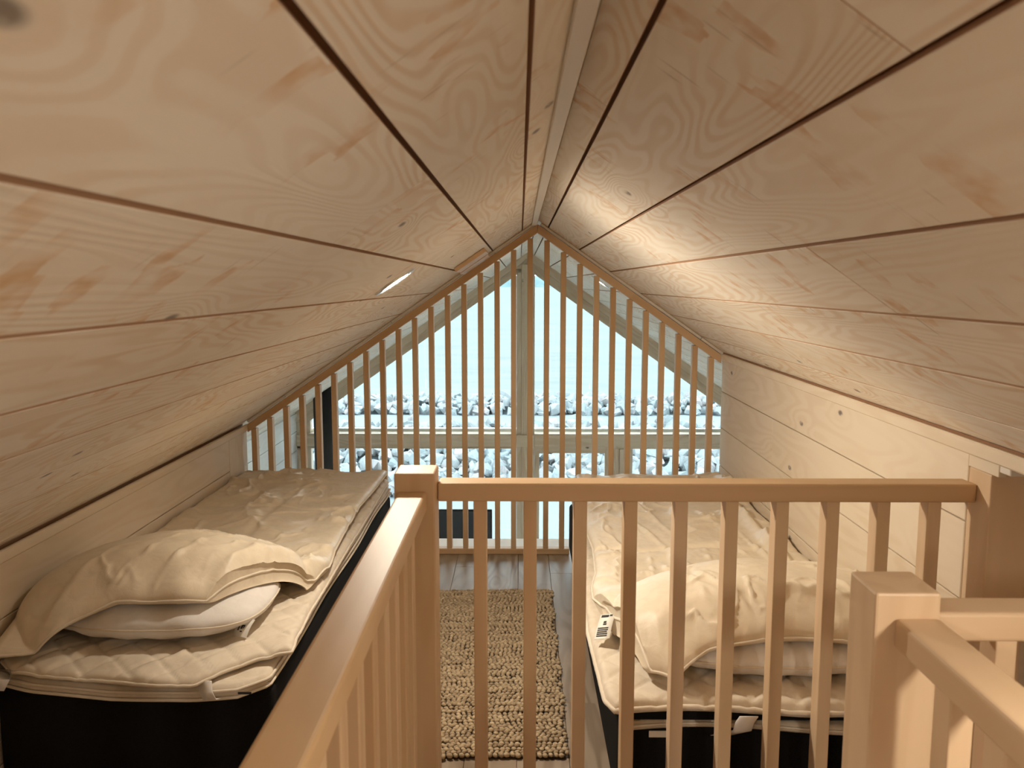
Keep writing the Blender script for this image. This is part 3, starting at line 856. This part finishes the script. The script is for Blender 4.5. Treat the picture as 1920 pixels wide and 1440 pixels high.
# ------------------------------------------------------------------ rug
RX0, RX1, RY0, RY1 = -.56, .145, 2.345, 3.70
rug = empty('rug', (-.21, 3.0, 0), label='chunky braided jute rug on the floor between the two beds', cat='rug')
box('backing', RX0 + .01, RX1 - .006, RY0 + .004, RY1 - .01, .0006, .010, M['rugback'], rug, .002)
def rug_mesh():
    # low-poly bead, repeated in rows like braided knots
    bm = bmesh.new(); bmesh.ops.create_icosphere(bm, subdivisions=1, radius=1)
    bv = np.array([v.co[:] for v in bm.verts]); bf = np.array([[v.index for v in f.verts] for f in bm.faces]); bm.free()
    V = []; Fc = []; T = []
    y = RY0; r_i = 0; base = 0
    while y < RY1:
        dy = .0135 + .003 * rng.rand()
        sag = .006 * math.sin(r_i * .9)
        lean = (.55 if r_i % 2 else -.55)
        step = .0168
        x = RX0 + .004 + (r_i % 2) * step * .5 + rng.rand() * .003
        rowtone = .35 + .3 * rng.rand()
        rowh = .0 + (.003 if rng.rand() < .25 else 0)
        endx = RX1 + .006 * math.sin(r_i * .37) + .003 * rng.randn()
        while x < endx:
            yy = y + .006 * math.sin(x * 7 + 1.3) + .002 * rng.randn()
            s = np.array([.0105, .0072, .0080]) * (.85 + .35 * rng.rand())
            th = lean + .3 * rng.randn()
            c, s_ = math.cos(th), math.sin(th)
            p = bv * s
            q = np.stack([p[:, 0] * c - p[:, 1] * s_, p[:, 0] * s_ + p[:, 1] * c, p[:, 2]], -1)
            q += np.array([x, yy, .0125 + rowh * .8 + .0025 * rng.rand()])
            V.append(q); Fc.append(bf + base); base += len(bv)
            T.append(np.full(len(bv), np.clip(rowtone + .22 * rng.randn(), 0, 1)))
            x += step * (.9 + .2 * rng.rand())
        y += dy; r_i += 1
    V = np.concatenate(V) - np.array([-.21, 3.0, 0]); Fc = np.concatenate(Fc); T = np.concatenate(T)
    me = D.meshes.new('weave'); me.from_pydata(V.tolist(), [], Fc.tolist()); me.update()
    me.polygons.foreach_set('use_smooth', [True] * len(me.polygons))
    at = me.attributes.new('tone', 'FLOAT', 'POINT'); at.data.foreach_set('value', T.astype(np.float32))
    return me
wv = link('weave', rug_mesh(), M['jute'], rug, (-.21, 3.0, 0)); wv['kind'] = 'stuff'

# ------------------------------------------------------------------ room beyond the loft
ZF = -2.45
plk = [ZF + .196 * k for k in range(0, 14)]
for nm, X, sd, zt in (('wall_far_left', ROOML, 1, zl(ROOML)), ('wall_far_right', ROOMR, -1, zr(ROOMR))):
    root = empty(nm, (X, 6.4, ZF), kind='structure')
    zs = [z for z in plk if z < zt - .03] + [zt + .01]
    for i in range(len(zs) - 1):
        cut = 5.2 + (i * 1.1) % 2.6
        for a, b in ((DY - .6, cut), (cut, G + .02)):
            h = zs[i + 1] - zs[i] - .005
            xc = X - .009 if sd > 0 else X + .009
            link('plank', box_mesh(h, b - a - .002, .018, .0022, 1, 'fw'), M['wallfar'], root, (xc, (a + b) / 2, (zs[i] + zs[i + 1]) / 2), (0, math.pi / 2 * sd, 0))
    box('backing', *((X - .04, X - .02) if sd > 0 else (X + .02, X + .04)), DY - .6, G + .02, ZF, zt + .02, M['gap'], root, 0)
    box('cornice', *((X, X + .014) if sd > 0 else (X - .014, X)), DY + .1, G - .01, zt - .055, zt - .012, M['wallfar'], root, .002)
# wall under the loft edge, and side returns next to the knee walls
box('wall_under_loft', ROOML, ROOMR, DY - .02, DY + .03, ZF, -.205, M['white'], None, .002)['kind'] = 'structure'
for nm, a, b in (('wall_return_left', ROOML, XL - .045), ('wall_return_right', XRW + .045, ROOMR)):
    zt1 = zceil(a); zt2 = zceil(b)
    vs = [(a, DY, -.205), (b, DY, -.205), (b, DY, zt2), (a, DY, zt1), (a, DY + .03, -.205), (b, DY + .03, -.205), (b, DY + .03, zt2), (a, DY + .03, zt1)]
    me = mesh_py(nm, vs, [[0, 1, 2, 3], [7, 6, 5, 4], [0, 4, 5, 1], [1, 5, 6, 2], [2, 6, 7, 3], [3, 7, 4, 0]])
    link(nm, me, M['white'])['kind'] = 'structure'
fl2 = empty('floor_lower', (0, 6.4, ZF), kind='structure')
x = ROOML
k = 0
while x < ROOMR:
    x2 = min(x + .2, ROOMR)
    box('plank', x + .001, x2 - .001, DY + .03, G, ZF - .015, ZF, M['floor'], fl2, .0015); x = x2
box('slab', ROOML, ROOMR, DY + .03, G, ZF - .1, ZF - .016, M['gap'], fl2, 0)

# glazed gable
gw = empty('wall_gable', (XRG, G, ZF), kind='structure')
def gl(x): return 1.576 + .70 * (x - .06)      # lower edge of the rake trim, left
def gr(x): return 1.576 - .70 * (x - .06)
APX = .060
def rake(xa, xb, side, d0, d1, y0, y1, name, mat):
    """sloping board: from the glass line (fraction d0) to the ceiling (fraction d1)"""
    gf = gl if side < 0 else gr
    def zz_(x, d): return gf(x) + d * ((zl(x) if side < 0 else zr(x)) + .025 - gf(x))
    pts = [(xa, zz_(xa, d0)), (xb, zz_(xb, d0)), (xb, zz_(xb, d1)), (xa, zz_(xa, d1))]
    c = Vector(((xa + xb) / 2, (y0 + y1) / 2, sum(p[1] for p in pts) / 4))
    d = Vector((xb - xa, 0, pts[1][1] - pts[0][1])).normalized(); yv = Vector((0, 1, 0)); zv = d.cross(yv)
    if zv.z < 0: zv = -zv
    xv = d.cross(zv); R = Matrix((xv, d, zv)).transposed(); Rt = R.transposed()
    vs = [Rt @ (Vector((p[0], yy, p[1])) - c) for yy in (y0, y1) for p in pts]
    me = mesh_py(name, vs, [[0, 1, 2, 3], [7, 6, 5, 4], [0, 4, 5, 1], [1, 5, 6, 2], [2, 6, 7, 3], [3, 7, 4, 0]])
    bm = bmesh.new(); bm.from_mesh(me); bmesh.ops.recalc_face_normals(bm, faces=bm.faces); bm.to_mesh(me); bm.free()
    return link(name, me, mat, gw, c, R.to_euler())
RT_Y0 = G - .06
for side, xe in ((-1, ROOML), (1, ROOMR)):
    xa, xb = (xe, APX) if side < 0 else (APX, xe)
    rake(xa, xb, side, .46, 1.0, G - .05, G + .1, 'rafter', M['farwood'])
    rake(xa, xb, side, .0, .455, G - .02, G + .1, 'rake_board', M['farwood'])
# central post in two boards
zpt = gl(-.03) + .06
box('post_board', -.036, .0158, G - .02, G + .10, ZF, zpt, M['farwood'], gw, .002, 'z')
box('post_board', .016, .150, G - .04, G + .10, ZF, gr(.150) + .10, M['farwood'], gw, .002, 'z')
# transom
box('transom', ROOML, -.037, G - .06, G + .10, -.250, -.128, M['farwood'], gw, .003, 'x')
box('transom', .151, ROOMR, G - .06, G + .10, -.250, -.128, M['farwood'], gw, .003, 'x')
box('transom_joint', -.037, .151, G - .065, G - .041, -.250, -.128, M['farwood'], gw, .002, 'x')
for a, b in ((ROOML, -.037), (.151, ROOMR)):
    box('transom_lip', a, b, G - .03, G + .10, -.276, -.2505, M['farwood'], gw, .002, 'x')
    box('transom_cap', a, b, G - .05, G + .10, -.1275, -.118, M['farwood'], gw, .002, 'x')
    box('outer_sill', a, b, G + .101, G + .16, -.16, -.087, M['white'], gw, .002, 'x')
# boards right of the door
box('door_side_board', .950, 1.030, G - .03, G + .10, ZF, -.2765, M['farwood'], gw, .002, 'z')
box('door_side_board', 1.032, 1.165, G - .045, G + .10, ZF, -.2765, M['farwood'], gw, .002, 'z')
box('side_jamb', ROOML, -2.245, G - .03, G + .10, ZF, .0, M['farwood'], gw, .002, 'z')
box('side_jamb', 2.40, ROOMR, G - .03, G + .10, ZF, .1, M['farwood'], gw, .002, 'z')
box('bottom_plate', ROOML, ROOMR, G - .03, G + .12, ZF - .05, ZF + .06, M['farwood'], gw, .002, 'x')

def pane_poly(name, pts, y, parent):
    vs = [(p[0], y, p[1]) for p in pts] + [(p[0], y + .006, p[1]) for p in pts]; n = len(pts)
    fs = [list(range(n)), list(range(2 * n - 1, n - 1, -1))] + [[i, i + n, (i + 1) % n + n, (i + 1) % n] for i in range(n)]
    me = mesh_py(name, vs, fs)
    o = link(name, me, M['glass'], parent, wpos(parent)); me.transform(Matrix.Translation(-wpos(parent))); return o
def win(name, pts, y=G + .06):
    root = empty(name, (sum(p[0] for p in pts) / len(pts), y, sum(p[1] for p in pts) / len(pts)), kind='structure')
    pane_poly('pane', pts, y, root)
    return root
w1 = win('window_1', [(-2.245, -.118), (-.037, -.118), (-.037, gl(-.037)), (-2.245, max(gl(-2.245), -.1))])
w2 = win('window_2', [(.151, -.118), (2.40, -.118), (2.40, max(gr(2.40), -.1)), (.151, gr(.151))])
w3 = win('window_3', [(-2.245, ZF + .06), (-.037, ZF + .06), (-.037, -.277), (-2.245, -.277)])
w4 = win('window_4', [(1.166, ZF + .06), (2.40, ZF + .06), (2.40, -.277), (1.166, -.277)])
for wn, (za, zb) in ((w1, (-.118, -.02)), (w3, (ZF + .06, -.277))):
    if wn is w3: box('frame', -2.245, -2.175, G + .0, G + .08, za, zb, M['farwood'], wn, .002, 'z')
    else: box('frame', -2.245, -2.175, G + .0, G + .08, za, gl(-2.18), M['farwood'], wn, .002, 'z')
    box('mullion', -2.10, -2.075, G + .03, G + .08, za, (gl(-2.1) if wn is w1 else zb), M['white'], wn, .002, 'z')
door = empty('door_1', (.54, G + .03, ZF), kind='structure')
box('door_frame', .151, .932, G - .01, G + .09, -.300, -.277, M['farwood'], door, .002, 'x')
box('door_frame', .932, .949, G - .01, G + .09, ZF, -.277, M['farwood'], door, .002, 'z')
box('stile', .153, .203, G + .01, G + .06, ZF + .02, -.302, M['farwood'], door, .002, 'z')
box('stile', .884, .930, G + .01, G + .06, ZF + .02, -.302, M['farwood'], door, .002, 'z')
box('rail', .2035, .8835, G + .01, G + .06, -.330, -.302, M['farwood'], door, .002, 'x')
box('rail', .2035, .8835, G + .01, G + .06, ZF + .02, ZF + .18, M['farwood'], door, .002, 'x')
pane_poly('pane', [(.2035, ZF + .18), (.8835, ZF + .18), (.8835, -.330), (.2035, -.330)], G + .035, door)
hd = box('handle', .172, .184, G - .05, G + .009, -1.42, -1.40, M['steel'], door, .002, 'x')

# flue and stove
fl = empty('wood_stove', (-1.91, 8.0, ZF), label='black steel flue pipe of a stove, left behind the gable railing', cat='stove')
zp = zl(-1.91) + .06
def flue():
    bm = bmesh.new(); bmesh.ops.create_cone(bm, cap_ends=True, segments=40, radius1=.1, radius2=.1, depth=zp - (ZF + 1.05))
    zc = (zp + ZF + 1.05) / 2
    for v in bm.verts:
        if v.co.z > 0: v.co.z = zl(-1.91 + v.co.x) - .002 - zc
    for f in bm.faces: f.smooth = len(f.verts) == 4
    me = D.meshes.new('flue_pipe'); bm.to_mesh(me); bm.free(); return me
link('flue_pipe', flue(), M['blacksteel'], fl, (-1.91, 8.0, (zp + ZF + 1.05) / 2))
box('firebox', -2.14, -1.68, 7.78, 8.22, ZF + .12, ZF + 1.05, M['blacksteel'], fl, .01)
box('plinth', -2.10, -1.72, 7.82, 8.18, ZF, ZF + .12, M['blacksteel'], fl, .005)
box('stove_door', -2.09, -1.73, 7.765, 7.779, ZF + .45, ZF + .95, M['blackgloss'], fl, .004)

# screen on a low cabinet
tv = empty('screen', (-.62, 8.2, -1.5), label='black flat rectangular screen behind the railing bottom, beside the left newel post', cat='screen')
box('panel', -1.06, -.280, 8.20, 8.235, -1.46, -.848, M['blacksteel'], tv, .006, 'x')
box('display', -1.045, -.295, 8.196, 8.1995, -1.445, -.863, M['blackgloss'], tv, .001, 'x')
box('foot', -.85, -.49, 8.13, 8.30, -1.50, -1.4605, M['blacksteel'], tv, .004, 'x')
cab = empty('cabinet', (-.62, 8.15, ZF), label='white cabinet standing by the glazed wall under the black screen', cat='cabinet')
box('body', -1.2, -.15, 8.0, 8.38, ZF + .002, -1.5015, M['white'], cab, .004, 'x')
for a, b in ((-1.195, -.68), (-.67, -.155)): box('door', a, b, 7.982, 7.9995, ZF + .05, -1.51, M['white'], cab, .003, 'z')

# ------------------------------------------------------------------ outdoors
GZ = -2.9
def patch(name, x0, x1, y0, y1, z0, z1, mat, nx=40, ny=10, amp=.0):
    vs = []; fs = []
    for j in range(ny + 1):
        for i in range(nx + 1):
            x = x0 + (x1 - x0) * i / nx; y = y0 + (y1 - y0) * j / ny; z = z0 + (z1 - z0) * j / ny
            vs.append((x, y, z + amp * float(fbm(np.array(x * 1.3 + 50), np.array(y * 1.3)))))
    for j in range(ny):
        for i in range(nx):
            a = j * (nx + 1) + i; fs.append([a, a + 1, a + nx + 2, a + nx + 1])
    me = mesh_py(name, vs, fs, True); o = link(name, me, mat); o['kind'] = 'structure'; return o
patch('ground', -30, 30, G + .12, 16.9, GZ, GZ, M['gravel'], 60, 20, .03)
patch('ground_path', -30, 30, 19.3, 21.2, -1.93, -1.93, M['gravel'], 60, 6, .02)
sea = patch('sea', -1800, 1800, 23.5, 1260, -3.25, -3.25, M['water'], 4, 4)
def rocks(name, label, y0, y1, zf, n, size, xw, seed, core):
    rg = np.random.RandomState(seed)
    root = empty(name, (0, (y0 + y1) / 2, zf((y0 + y1) / 2)), label=label, cat='rock bank')
    # core mound beneath the stones
    me = mesh_py('rubble_core', core[0], core[1], True)
    o = link('rubble_core', me, M['bank'], root, wpos(root)); me.transform(Matrix.Translation(-wpos(root)))
    shapes = []
    for k in range(10):
        bm = bmesh.new()
        pts = rg.randn(13, 3); pts /= np.linalg.norm(pts, axis=1)[:, None]; pts *= (.75 + .35 * rg.rand(13, 1)); pts *= np.array([1.15, .9, .75])
        vs = [bm.verts.new(p) for p in pts]
        bmesh.ops.convex_hull(bm, input=vs)
        for v in [v for v in bm.verts if not v.link_faces]: bm.verts.remove(v)
        me = D.meshes.new('rock'); bm.to_mesh(me); bm.free(); me.materials.append(M['rock']); shapes.append(me)
    items = []
    for i in range(n):
        y = y0 + (y1 - y0) * rg.rand(); x = xw * (2 * rg.rand() - 1); s = size * (.55 + .75 * rg.rand() ** 1.5)
        items.append((x, y, zf(y) + s * .15, s, rg.rand(3) * 6.28, rg.randint(10)))
    inview = sorted([t for t in items if -5.4 * t[1] / 18 < t[0] < 4.9 * t[1] / 18], key=lambda t: -t[3])
    single = inview[:290]; ids = set(id(t) for t in single); rest = [t for t in items if id(t) not in ids]
    W0 = wpos(root)
    for (x, y, z, s, r, k) in single:
        o = D.objects.new('rock', shapes[k]); COL.objects.link(o); o.parent = root
        o.location = Vector((x, y, z)) - W0; o.scale = (s * .5, s * .5, s * .5); o.rotation_euler = r * np.array([.25, .25, 1])
    V = []; Fc = []; T = []; base = 0
    dat = [(np.array([v.co[:] for v in m.vertices]), [list(p.vertices) for p in m.polygons]) for m in shapes]
    from mathutils import Euler
    for (x, y, z, s, r, k) in rest:
        R = np.array(Euler((r[0] * .25, r[1] * .25, r[2])).to_matrix())
        v = dat[k][0] * s * .5 @ R.T + np.array([x, y, z]) - np.array(W0)
        V.append(v); Fc += [[q + base for q in f] for f in dat[k][1]]; base += len(v); T.append(np.full(len(v), rg.rand()))
    me = D.meshes.new('rubble'); me.from_pydata(np.concatenate(V).tolist(), [], Fc); me.update(); me.materials.append(M['rock'])
    at = me.attributes.new('tone', 'FLOAT', 'POINT'); at.data.foreach_set('value', np.concatenate(T).astype(np.float32))
    o = D.objects.new('rubble', me); COL.objects.link(o); o.parent = root; o['kind'] = 'stuff'
    return root
def core_strip(prof, xw):
    vs = []; fs = []; n = len(prof)
    for x in (-xw, xw): vs += [(x, y, z) for y, z in prof]
    for i in range(n - 1): fs.append([i, i + 1, n + i + 1, n + i])
    return vs, fs
z1f = lambda y: GZ + (y - 16.6) / (19.5 - 16.6) * (-1.95 - GZ)
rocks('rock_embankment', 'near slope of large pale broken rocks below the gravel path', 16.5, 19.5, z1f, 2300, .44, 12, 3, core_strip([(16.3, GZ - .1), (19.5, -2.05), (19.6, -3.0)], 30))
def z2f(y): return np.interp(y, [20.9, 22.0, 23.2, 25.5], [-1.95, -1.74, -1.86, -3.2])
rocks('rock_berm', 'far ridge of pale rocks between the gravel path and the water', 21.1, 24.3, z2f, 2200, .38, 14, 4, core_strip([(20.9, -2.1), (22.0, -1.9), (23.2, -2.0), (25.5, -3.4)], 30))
# far shore
vs = []; fs = []
N = 120
for i in range(N + 1):
    x = -1500 + 3000 * i / N
    h = 11 + 5 * float(fbm(np.array(i * .09), np.array(3.3))) * 2 + 2.5 * rng.rand()
    vs += [(x, 1180, -3.3), (x, 1215, H + h * .7), (x, 1260, H + h), (x, 1330, -3.3)]
for i in range(N):
    for j in range(3): fs.append([i * 4 + j, i * 4 + j + 1, i * 4 + j + 5, i * 4 + j + 4])
sh = link('far_shore', mesh_py('far_shore', vs, fs, True), M['shore']); sh['kind'] = 'structure'
